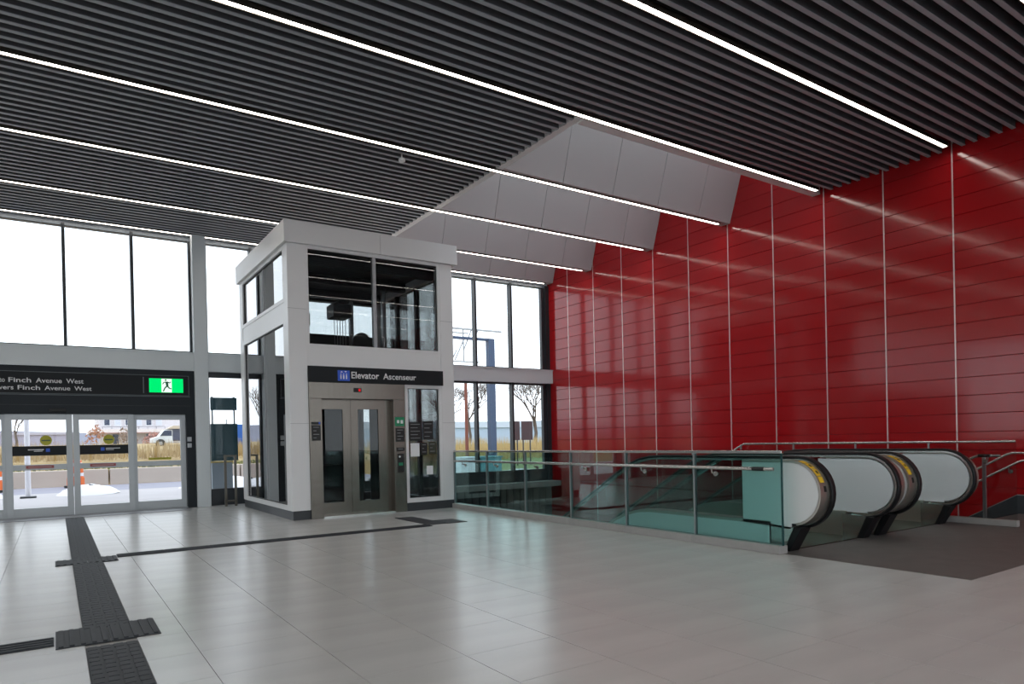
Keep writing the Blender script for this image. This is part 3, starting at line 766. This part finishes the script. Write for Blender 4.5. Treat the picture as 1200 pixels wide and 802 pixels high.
def balustrade(esc, hx, side):
    """side -1: outer side faces -X, +1: outer side faces +X; hx handrail line"""
    bal = obj('balustrade_end_panel', MB().prism(newel_arc(.345) + [(5.50, ZCN + .345), (5.50, .33), (YC, .33)] , 'X', hx - .012, hx + .012), OPAL, esc)
    path = [(YC + .20, ZCN - RN)] + newel_arc(RN) + slope_path(ZCN + RN, 7.1, 5.0, YEND, 46)
    inn = offset_band(path, .035)
    obj('handrail', MB().ribbon(path, inn, hx - .04, hx + .04), RUBBER, esc, smooth=True, bevel=.012)
    p2 = offset_band(path, .036); i2 = offset_band(path, .062)
    obj('handrail_guide', MB().ribbon(p2, i2, hx - .022, hx + .022), STEELB, esc, smooth=True)
    p3 = newel_arc(RN - .045, -80, 90); p3 += [(5.50, ZCN + RN - .045)]
    i3 = newel_arc(RN - .075, -80, 90); i3 += [(5.50, ZCN + RN - .075)]
    xa, xb = sorted((hx + side * .03, hx + side * .20))
    band = obj('newel_band', MB().ribbon(p3, i3, xa, xb), DECK, esc, smooth=True)
    if side < 0:
        for k, (a0, a1) in enumerate(((66, 76), (49, 63), (33, 47), (20, 31))):
            q0 = newel_arc(RN - .041, a0, a1, 4); q1 = newel_arc(RN - .0445, a0, a1, 4)
            s_ = obj('caution_sticker', MB().ribbon(q0, q1, hx - .175, hx - .095), YEL, band)
        q0 = newel_arc(RN - .040, 38, 42, 2); q1 = newel_arc(RN - .0405, 38, 42, 2)
        obj('sticker_mark', MB().ribbon(newel_arc(RN - .038, 53, 59, 3), newel_arc(RN - .0408, 53, 59, 3), hx - .15, hx - .12), BLACK, band)
        obj('sticker_mark', MB().ribbon(newel_arc(RN - .038, 37, 43, 3), newel_arc(RN - .0408, 37, 43, 3), hx - .15, hx - .12), BLACK, band)
        obj('inlet_slot', MB().ribbon(newel_arc(RN - .040, 4, 14, 4), newel_arc(RN - .0445, 4, 14, 4), hx - .13, hx - .09), BLACK, band)
    # outer cladding cheek of the newel
    xo = hx + side * .20; xa, xb = sorted((xo, xo - side * .02))
    obj('newel_cheek', MB().prism(newel_arc(RN - .07) + [(5.50, ZCN + RN - .07), (5.50, .30), (YC, .27)], 'X', xa, xb), CLAD, esc)
    # glass beyond the solid end panel
    gp = [p for p in slope_path(ZCN + RN - .06, 7.1, 5.51, YEND, 44)]
    gb = slope_path(.33, 7.1, 5.51, YEND, 44)
    obj('glass_panel', MB().ribbon(gp, gb, hx - .006, hx + .006), G_ESC, esc)
    # deck and skirts
    dt = slope_path(.34, 7.1, 5.10, YEND, 46); db = slope_path(.30, 7.1, 5.10, YEND, 46)
    xa, xb = sorted((hx - side * .05, hx + side * .20))
    obj('deck', MB().ribbon(dt, db, xa, xb), DECK, esc, smooth=True)
    st = slope_path(.30, 7.1, 5.10, YEND, 46); sb = slope_path(-1.0, 7.1, 5.10, YEND, 46)
    sb = [(y, max(z, -5.2)) for y, z in sb]
    xa, xb = sorted((xo, xo - side * .02))
    obj('outer_cladding', MB().ribbon(st, sb, xa, xb), CLAD, esc, smooth=True)
    xa, xb = sorted((hx - side * .05, hx - side * .035))
    obj('inner_skirt', MB().ribbon(st, slope_path(-.25, 7.1, 5.10, YEND, 46), xa, xb), DECK, esc, smooth=True)
    # foot of the newel
    xa, xb = (hx - .20, hx) if side < 0 else (hx - .09, hx + .09)
    obj('newel_foot', MB().prism([(4.93, .002), (4.80, .29), (5.12, .31), (5.12, .002)], 'X', xa, xb), STEELB, esc)
    obj('foot_pad', MB().prism([(4.86, .002), (4.70, .285), (4.795, .292), (4.925, .002)], 'X', xa, xb), RUBBER, esc, bevel=.008)

def escalator(xl, xr, label):
    e = thing('escalator', ((xl + xr) / 2, 5.0, 0), label, 'escalator', 'escalators going down beside the red wall')
    balustrade(e, xl, -1); balustrade(e, xr, 1)
    obj('comb_plate', B(xl + .05, xr - .05, 4.9, 5.95, .002, .012), STEEL, e)
    step = MB().box(xl + .06, xr - .06, 0, .40, -.22, 0)
    for k in range(26): step.box(xl + .08 + (xr - xl - .16) * k / 26, xl + .08 + (xr - xl - .16) * (k + .5) / 26, .005, .395, 0, .006)
    me = step.mesh('step', DECK)
    zs = dict()
    for k in range(24):
        y = 5.96 + .405 * k
        zc = 0 if y < 6.7 else (-(y - 6.7) * T30 if y > 7.1 else -(y - 6.7) * .3)
        inst('step', me, e, (0, y, zc))
    tt = slope_path(-.35, 7.1, 5.25, YEND, 40); tb = [(y, z - .8) for y, z in tt]
    obj('truss', MB().ribbon(tt, tb, xl + .02, xr - .02), MACH, e)
    return e
escalator(7.36, 8.82, 'escalator nearest the glass balustrade, with pale end panels')
escalator(9.34, 10.93, 'escalator farther from the viewer, next to the stair')

# ================================================================== STAIR AND ITS GUARD
st = thing('staircase', (12.2, 4.65, 0), 'grey staircase going down along the red wall', 'staircase')
me = MB().box(11.40, XR - .03, 0, .31, -.18, 0).box(11.40, XR - .03, -.012, .03, -.04, .0035).mesh('step', STAIRM)
for k in range(28): inst('step', me, st, (0, 4.66 + .285 * k, -.165 * (k + 1)))
sk_top = [(3.2, .30), (4.68, .30), (4.68 + 8, .30 - 8 * .579)]; sk_bot = [(3.2, .002), (4.66, .002), (4.66 + 8, .002 - 8 * .579 - .2)]
sk = obj('skirting', MB().ribbon(sk_top, sk_bot, XR - .028, XR - .004), PLINTH, st)
obj('skirting_cap', MB().ribbon([(y, z + .012) for y, z in sk_top], sk_top, XR - .034, XR - .003), CONC, st)
obj('stringer', MB().ribbon([(4.66, .002), (12.66, .002 - 8 * .579)], [(4.66, -.45), (12.66, -.45 - 8 * .579)], 11.365, 11.395), DCONC, st)
sg_ = thing('stair_guard', (XG, 6.3, 0), 'glass guard with steel top rail between escalator and stair', 'balustrade')
gp = [4.03, 5.2, 6.37, 7.54, 8.7]
for a, b in zip(gp[:-1], gp[1:]):
    obj('glass_panel', B(XG - .007, XG + .007, a + .008, b - .008, .09, 1.20), G_CLR, sg_)
obj('base_kerb', B(XG - .05, XG + .055, 4.03, 8.7, .002, .09), STONE, sg_, bevel=.004)
obj('top_rail', MB().tube([(XG, 4.04, 1.215), (XG, 8.62, 1.215), (XG, 8.75, 1.15), (XG, 9.8, .54)], .020, 10), STEELB, sg_, smooth=True)
for a in gp[1:]:
    obj('rail_support', B(XG - .012, XG + .012, a - .012, a + .012, 1.10, 1.20), GALV, sg_)
def rail(name, label, pts, r, brk, out):
    h = thing(name, pts[0], label, 'handrail')
    obj('tube', MB().tube(pts, r, 12), STEELB, h, smooth=True)
    for p in brk:
        br = obj('bracket', MB().tube([(p[0], p[1], p[2] - r), (p[0], p[1], p[2] - .07), (p[0] + out, p[1], p[2] - .085)], .009, 8), STEELB, h, smooth=True)
        obj('rosette', MB().tube([(p[0] + out * .8, p[1], p[2] - .085), (p[0] + out, p[1], p[2] - .085)], .035, 12), STEELB, br, smooth=True)
    return h
XW = XR - .10
rail('handrail', 'upper steel handrail fixed to the red wall above the stair', [(XW, 3.3, 1.0), (XW, 4.70, 1.0), (XW, 4.78, .975), (XW, 12.0, .975 - 7.22 * .579)], .021, [(XW, 4.3, 1.0), (XW, 6.2, .15)], .08)
rail('handrail', 'lower steel handrail fixed to the red wall above the stair', [(XW, 3.3, .89), (XW, 4.50, .89), (XW, 4.62, .855), (XW, 12.0, .855 - 7.38 * .579)], .021, [(XW, 4.76, .775), (XW, 6.8, -.41)], .08)
h = rail('handrail', 'short-ended handrail on the stair side of the glass guard', [(XG + .12, 4.28, 1.005), (XG + .12, 4.55, 1.005), (XG + .12, 4.62, .985), (XG + .12, 9.0, .985 - 4.38 * .579)], .021, [(XG + .12, 4.44, 1.005)], -.10)
obj('grip_sleeve', MB().tube([(XG + .12, 4.40, 1.005), (XG + .12, 4.57, 1.005)], .0245, 12), BLACK, h, smooth=True)
pp = obj('post', B(XG + .10, XG + .14, 4.47, 4.51, .002, .985), GALV, h)
# lower concourse
lf = obj('lower_floor', B(7.0, XR + .05, 4.0, YW, -5.8, -5.6), CONC)
tag(lf, 'dark lower concourse floor at the bottom of the escalators', 'floor', kind='structure')
ww = obj('well_wall', MB().box(6.9, 7.03, 5.2, YW, -5.6, -.45).box(7.03, XR, 4.2, 4.5, -5.6, -.45), DCONC)
tag(ww, 'dark side walls of the escalator well', 'wall', kind='structure')

# ================================================================== OUTSIDE
gd = obj('ground', MB().box(-80, 120, YW + .05, 27.0, -.3, -.02).box(-80, XL - .3, -60, YW + .05, -.3, -.02).box(-80, 120, -60, YB - .3, -.3, -.02).box(XR + .3, 120, YB - .3, YW + .05, -.3, -.02), PAVE)
tag(gd, 'pale snowy pavement outside the windows', 'ground', kind='structure')
rd = obj('road', B(-80, 12, 27.0, 31.6, -.3, -.03), ROAD); tag(rd, 'pale grey road outside the entrance', 'road', kind='structure')
for k in range(5):
    x0 = -13.2 + 5.0 * k
    s = obj('concrete_wall', B(x0 + .03, x0 + 4.97, 31.7, 32.1, -.03, .60), BARR, bevel=.03)
    tag(s, 'low beige concrete wall segment along the far side of the road', 'wall', 'low concrete wall segments')
bank = MB().prism([(32.1, -.3), (32.1, .55), (36, .95), (60, 1.75), (140, 2.1), (140, -.3)], 'X', -90, 14)
bk = obj('grass_bank', bank, GRASS); tag(bk, 'dry tawny grass bank beyond the road', 'grass', kind='structure')
field = MB().prism([(27, -.3), (27, -.02), (40, .25), (60, .9), (140, 1.5), (140, -.3)], 'X', 14, 140)
fd = obj('field', field, GREENG); tag(fd, 'grassy field seen through the right windows', 'grass', kind='structure')
def blades(n, fx, fy, fz, h, seed):
    r = random.Random(seed); mb = MB()
    for i in range(n):
        x, y = fx(r), fy(r); z = fz(x, y); hh = h * r.uniform(.6, 1.2); w = .025 * r.uniform(.7, 1.5); dx = r.uniform(-.12, .12); a = r.uniform(0, 3.14)
        ca, sa = math.cos(a) * w, math.sin(a) * w
        mb._a([(x - ca, y - sa, z), (x + ca, y + sa, z), (x + dx, y + .03, z + hh), (x, y + .05, z)], [(0, 1, 2), (1, 3, 2), (3, 0, 2)])
    return mb
o = obj('dry_reeds', blades(2600, lambda r: r.uniform(-6, 13), lambda r: r.uniform(34.5, 39.5), lambda x, y: .95 + (y - 36) * .033, .75, 3), GRASS)
tag(o, 'dry tawny reeds growing on the bank opposite the entrance', 'grass', kind='stuff')
o = obj('tall_reeds', blades(4200, lambda r: r.uniform(16, 42), lambda r: r.uniform(36, 48), lambda x, y: .2 + (y - 38) * .03, 1.25, 5), pmat('golden_reed', (.50, .36, .16), .9))
tag(o, 'golden reeds in the field behind the right windows', 'grass', kind='stuff')
o = obj('green_verge', blades(3000, lambda r: r.uniform(-6, 13), lambda r: r.uniform(32.2, 34.0), lambda x, y: .56, .22, 9), GREENG)
tag(o, 'short green verge on top of the low concrete wall', 'grass', kind='stuff')

def tree(name, x, y, z, h, label, seed, depth=5, spread=.55, mat=BARK, tr=None):
    r = random.Random(seed); t = thing(name, (x, y, z), label, 'tree', 'bare trees outside')
    br = MB()
    def grow(p, d, ln, rad, lv):
        q = p + d * ln
        if lv < depth: br.tube([p, (p + q) / 2 + Vector((r.uniform(-.05, .05), r.uniform(-.05, .05), 0)) * ln, q], rad, 4, rad * .65)
        if lv <= 0: return
        for k in range(3 if lv > 1 else 4):
            nd = (d + Vector((r.uniform(-1, 1), r.uniform(-1, 1), r.uniform(-.25, .7))) * spread).normalized()
            grow(p + (q - p) * r.uniform(.55, 1.0), nd, ln * r.uniform(.62, .82), rad * .6, lv - 1)
    r0 = tr or h * .018
    obj('trunk', MB().tube([(x, y, z), (x + .02 * h, y, z + h * .15), (x, y, z + h * .30)], r0, 7, r0 * .75), mat, t)
    grow(Vector((x, y, z + h * .05)), Vector((0, 0, 1)), h * .27, r0 * .8, depth)
    obj('branches', br, mat, t)
    return t
tree('bare_tree', 36.0, 50.0, .5, 10.0, 'large bare spreading tree seen through the rightmost lower window', 21, depth=6, spread=.8)
tree('bare_tree', 31.5, 54.0, .6, 8.5, 'bare tree behind the blue steel post', 22, depth=6, spread=.65)
tree('bare_tree', 27.5, 52.0, .6, 8.0, 'bare tree seen just right of the elevator', 23, depth=6, spread=.65)
tree('bare_tree', -1.75, 45.0, 1.25, 4.2, 'small bare tree seen through the left door leaf', 24, depth=4)
tree('bare_tree', -5.5, 52.0, 1.4, 6.0, 'bare tree beyond the left edge of the doors', 25, depth=4)
tree('bare_tree', 21.0, 60.0, .9, 7.0, 'bare tree hidden partly behind the elevator', 26, depth=4)
def shrub(x, y, z, rx, rz, label, seed, mat=RUST):
    r = random.Random(seed); s = thing('shrub', (x, y, z), label, 'shrub', 'shrubs outside')
    mb = MB()
    for i in range(160):
        a, e, q = r.uniform(0, 6.28), r.uniform(0, 1.5), r.uniform(.5, 1)
        p = Vector((x + rx * q * math.cos(a) * math.cos(e), y + rx * q * math.sin(a) * math.cos(e), z + rz * q * math.sin(e)))
        d = Vector((r.uniform(-1, 1), r.uniform(-1, 1), r.uniform(-1, 1))) * rx * .22; f = Vector((r.uniform(-1, 1), r.uniform(-1, 1), r.uniform(-1, 1))) * rx * .22
        mb._a([p, p + d, p + f, p + (d + f) * .5 + Vector((0, .02, .02))], [(0, 1, 2), (0, 1, 3), (1, 2, 3), (0, 2, 3)])
    obj('foliage', mb, mat, s)
    obj('stem', MB().tube([(x, y, z - .1), (x, y, z + rz * .6)], .03, 5), BARK, s)
shrub(2.9, 66, 1.8, .9, 1.6, 'rusty shrub seen at the left edge of the right door leaf', 1)
shrub(7.2, 68, 1.8, 1.2, .9, 'reddish low shrub in front of the pale building', 2, pmat('pink_shrub', (.40, .20, .16), .9, noise=(6, .4)))
shrub(5.4, 70, 1.8, 1.0, 1.6, 'brown shrub behind the yellow door sticker', 3, pmat('brown_shrub', (.28, .20, .15), .9, noise=(6, .4)))

bd = thing('building', (9, 82, 1.6), 'pale two-storey building across the road', 'building')
def bp_(name, mb, mat, par=bd): return obj(name, mb, mat, par)
bp_('lower_wall', B(4.2, 12.0, 81, 90, 1.0, 3.05), BUILD); bp_('terrace_slab', B(3.0, 12.4, 79.2, 90, 3.05, 3.40), pmat('pale_slab', (.68, .62, .62), .7))
bp_('slab_edge', B(3.0, 12.4, 79.15, 79.2, 2.98, 3.05), pmat('red_edge', (.35, .18, .16), .7))
bp_('upper_wall', B(3.8, 12.0, 81, 90, 3.40, 6.6), BUILD); bp_('roof_edge', B(3.4, 12.3, 80.6, 90.4, 6.6, 6.9), GALV)
for k in range(6):
    x0 = 4.2 + .95 * k
    w = bp_('window', B(x0, x0 + .62, 80.93, 81.0, 3.75, 6.2), pmat('white_frame', (.65, .65, .68), .6))
    bp_('pane', B(x0 + .08, x0 + .54, 80.90, 80.93, 3.85, 6.1), BGLASS if k % 2 == 0 else pmat('pale_blind', (.55, .57, .65), .4), w)
for k in range(3):
    x0 = 8.0 + .46 * k
    w = bp_('window', B(x0, x0 + .40, 80.93, 81.0, 2.3, 2.95), pmat('white_frame', (.65, .65, .68), .6)); bp_('pane', B(x0 + .04, x0 + .36, 80.90, 80.93, 2.35, 2.9), BGLASS, w)
bp_('balcony_rail', B(4.0, 9.6, 79.3, 79.34, 3.62, 3.66), pmat('thin_dark_rail', (.1, .1, .12), .5))
for k in range(8): bp_('rail_post', B(4.0 + .8 * k, 4.04 + .8 * k, 79.3, 79.34, 3.4, 3.64), pmat('thin_dark_rail', (.1, .1, .12), .5))
wi = bp_('door_opening', B(5.0, 5.5, 80.9, 81.0, 1.8, 2.9), BGLASS)

van = thing('van', (7.2, 54.2, 1.45), 'white-bonneted van with a dark box body parked behind the reeds', 'van')
zb_ = 1.55
obj('cargo_body', B(7.0, 9.4, 54.0, 55.9, zb_ + .35, zb_ + 1.25), VANB, van, bevel=.05)
obj('canopy_roof', MB().prism([(6.7, zb_ + 1.2), (9.6, zb_ + 1.2), (9.4, zb_ + 1.4), (7.1, zb_ + 1.42)], 'Y', 53.8, 56.0), pmat('cream_canvas', (.50, .42, .33), .8), van)
obj('cab', MB().prism([(5.75, zb_ + .2), (7.05, zb_ + .2), (7.05, zb_ + 1.15), (6.55, zb_ + 1.15), (6.2, zb_ + .68), (5.75, zb_ + .55)], 'Y', 54.0, 55.8), VANW, van, bevel=.04)
obj('windscreen', MB().prism([(6.22, zb_ + .70), (6.50, zb_ + 1.08), (6.98, zb_ + 1.08), (6.98, zb_ + .70)], 'Y', 53.985, 54.0), BGLASS, van)
obj('mirror', B(6.35, 6.42, 53.8, 53.9, zb_ + .72, zb_ + .92), BLACK, van)
for xx in (6.25, 8.6):
    wh = obj('wheel', MB().prism([(xx + .30 * math.cos(t * math.pi / 8), zb_ + .18 + .30 * math.sin(t * math.pi / 8)) for t in range(16)], 'Y', 53.95, 54.2), RUBBER, van)
    obj('hub', MB().prism([(xx + .13 * math.cos(t * math.pi / 6), zb_ + .18 + .13 * math.sin(t * math.pi / 6)) for t in range(12)], 'Y', 53.93, 53.95), GALV, wh)

lp = thing('lamp_post', (-.68, 25.0, 0), 'white lamp post standing on the pavement outside the left door', 'lamp post')
obj('pole', MB().tube([(-.68, 25, .0), (-.68, 25, 4.0)], .075, 12, .060), pmat('white_pole', (.72, .70, .74), .5), lp, smooth=True)
obj('base_plate', MB().box(-.88, -.48, 24.8, 25.2, -.02, .03), MACH, lp)
obj('lamp_arm', MB().tube([(-.68, 25, 4.0), (-.68, 25.2, 4.1), (-.68, 25.6, 4.12)], .05, 8, .04), pmat('white_pole', (.72, .70, .74), .5), lp)
obj('lamp_head', B(-.80, -.56, 25.5, 26.0, 4.08, 4.18), MACH, lp)
def barrel(x, y, label):
    b = thing('traffic_barrel', (x, y, -.02), label, 'traffic barrel', 'orange traffic barrels')
    obj('body', MB().lathe([(.29, .05), (.28, .35), (.25, .36), (.25, .70), (.22, .71), (.20, 1.0), (.06, 1.02)], x, y, 16), ORANGE, b, smooth=True)
    obj('rubber_base', MB().lathe([(.38, -.02), (.38, .05), (.29, .06)], x, y, 16), RUBBER, b)
    for z in (.40, .78): obj('white_band', MB().lathe([(.258 if z < .6 else .226, z), (.256 if z < .6 else .222, z + .12)], x, y, 16), SNOW, b)
barrel(-1.78, 29.5, 'orange traffic barrel at the left edge of the picture'); barrel(.64, 30.5, 'orange traffic barrel at the road edge behind the right door leaf'); 
def snowpile(x, y, r, h, label, seed):
    rr = random.Random(seed); mb = MB()
    prof = [(r, -.02), (r * .85, h * .35), (r * .6, h * .7), (r * .3, h * .93), (r * .05, h)]
    mb.lathe(prof, x, y, 14); mb.v = [(a + rr.uniform(-.06, .06), b + rr.uniform(-.06, .06), max(-.02, c + rr.uniform(-.03, .03))) for a, b, c in mb.v]
    o = obj('snow_pile', mb, SNOW, smooth=True); tag(o, label, 'snow', 'snow piles outside')
snowpile(.9, 25.5, .9, .28, 'low pile of snow on the pavement right of the lamp post', 1); snowpile(5.0, 26.2, 1.4, .32, 'wide low pile of snow near the road behind the right sidelight', 2); snowpile(-2.4, 25.6, 1.2, .3, 'pile of snow left of the lamp post', 3)

ho = thing('hoarding', (8.2, 40, .8), 'blue hoarding with a mesh fence beyond the column window', 'fence')
for k in range(8): obj('hoarding_panel', B(5.9 + 1.0 * k, 6.88 + 1.0 * k, 40.0, 40.06, .9, 2.62), BLUEH, ho)
for k in range(9): obj('fence_post', MB().tube([(5.88 + 1.0 * k, 39.9, .8), (5.88 + 1.0 * k, 39.9, 2.9)], .04, 8), GALV, ho)
mesh_ = MB()
for k in range(22):
    mesh_.box(6.0 + .35 * k, 6.012 + .35 * k, 39.86, 39.872, .95, 1.9)
for k in range(5): mesh_.box(5.9, 13.8, 39.855, 39.865, 1.0 + .2 * k, 1.012 + .2 * k)
obj('fence_mesh', mesh_, GALV, ho)
inf = thing('information_board', (3.7, 19.0, 0), 'dark teal outdoor information board with a header panel and grey cabinet', 'information board')
for xx in (3.42, 3.96): obj('post', B(xx - .02, xx + .02, 19.03, 19.07, -.02, 2.70), GALV, inf)
obj('header_panel', B(3.37, 4.02, 18.98, 19.03, 2.34, 2.67), TEAL, inf); obj('main_panel', B(3.36, 4.02, 18.97, 19.03, 1.02, 1.985), TEAL, inf)
obj('cabinet', B(3.36, 3.86, 18.9, 19.2, .23, .97), pmat('grey_cabinet', (.22, .26, .29), .5), inf); obj('yellow_trim', B(3.34, 3.88, 18.89, 19.21, .97, 1.01), pmat('dull_yellow', (.34, .26, .08), .6), inf)
obj('cabinet_legs', B(3.40, 3.82, 18.95, 19.15, -.02, .23), BLACK, inf)

# right-hand view: gantry, boards, boxes
ga = thing('sign_gantry', (18.9, 30.0, 0), 'blue steel gantry post with trussed arm outside the right windows', 'gantry')
obj('post', B(18.72, 19.08, 29.85, 30.15, .05, 6.66), BLUES, ga)
obj('arm', B(16.3, 19.08, 29.9, 30.1, 6.56, 6.68), BLUES, ga); obj('upper_chord', B(15.6, 19.6, 29.94, 30.06, 7.05, 7.13), GALV, ga); obj('lower_chord', B(15.6, 18.2, 29.94, 30.06, 5.40, 5.46), GALV, ga)
obj('mid_chord', B(15.6, 17.6, 29.94, 30.06, 6.85, 6.90), GALV, ga)
for (a, b) in (((17.3, 5.4), (17.3, 7.1)), ((16.8, 5.5), (17.35, 6.6)), ((16.6, 5.45), (16.9, 6.0)), ((17.3, 6.0), (17.8, 7.1)), ((17.9, 6.6), (18.2, 7.1))):
    obj('brace', MB().tube([(a[0], 30, a[1]), (b[0], 30, b[1])], .035, 6), GALV, ga)
po = thing('utility_pole', (17.45, 31.5, 0), 'rust red pole outside, just right of the elevator', 'pole')
obj('shaft', MB().tube([(18.25, 31.5, .05), (18.25, 31.5, 5.2)], .10, 10, .08), RUSTP, po, smooth=True); obj('pole_cap', MB().lathe([(.11, 5.18), (.11, 5.26)], 18.25, 31.5, 10), MACH, po)
for (a, b, lab) in ((20.16, 20.63, 'narrower dark maroon board on posts seen through the right window'), (20.77, 21.47, 'wider dark maroon board on posts seen beside the red wall')):
    s = thing('notice_board', ((a + b) / 2, 30, 0), lab, 'sign board', 'maroon boards outside the right windows')
    obj('board', B(a, b, 29.97, 30.03, 1.39, 2.40), MAROON, s)
    for xx in (a + .12, b - .12): obj('post', B(xx - .025, xx + .025, 30.03, 30.08, .0, 1.6), MACH, s)
for (a, b, c, d, zt, mt, lab) in ((12.25, 12.95, 21.6, 22.4, .76, SNOW, 'white storage box outside, next to the elevator'), (13.05, 13.95, 21.5, 22.4, .76, TEALP, 'teal planter box outside below the middle right window')):
    s = thing('planter_box', ((a + b) / 2, (c + d) / 2, 0), lab, 'box', 'boxes outside the right windows')
    obj('box_body', B(a, b, c, d, -.02, zt), mt, s, bevel=.02); obj('box_lid', B(a - .03, b + .03, c - .03, d + .03, zt, zt + .05), mt, s, bevel=.01)
snowpile(15.6, 22.6, 1.2, .22, 'low snow pile beside the teal planter box', 4)
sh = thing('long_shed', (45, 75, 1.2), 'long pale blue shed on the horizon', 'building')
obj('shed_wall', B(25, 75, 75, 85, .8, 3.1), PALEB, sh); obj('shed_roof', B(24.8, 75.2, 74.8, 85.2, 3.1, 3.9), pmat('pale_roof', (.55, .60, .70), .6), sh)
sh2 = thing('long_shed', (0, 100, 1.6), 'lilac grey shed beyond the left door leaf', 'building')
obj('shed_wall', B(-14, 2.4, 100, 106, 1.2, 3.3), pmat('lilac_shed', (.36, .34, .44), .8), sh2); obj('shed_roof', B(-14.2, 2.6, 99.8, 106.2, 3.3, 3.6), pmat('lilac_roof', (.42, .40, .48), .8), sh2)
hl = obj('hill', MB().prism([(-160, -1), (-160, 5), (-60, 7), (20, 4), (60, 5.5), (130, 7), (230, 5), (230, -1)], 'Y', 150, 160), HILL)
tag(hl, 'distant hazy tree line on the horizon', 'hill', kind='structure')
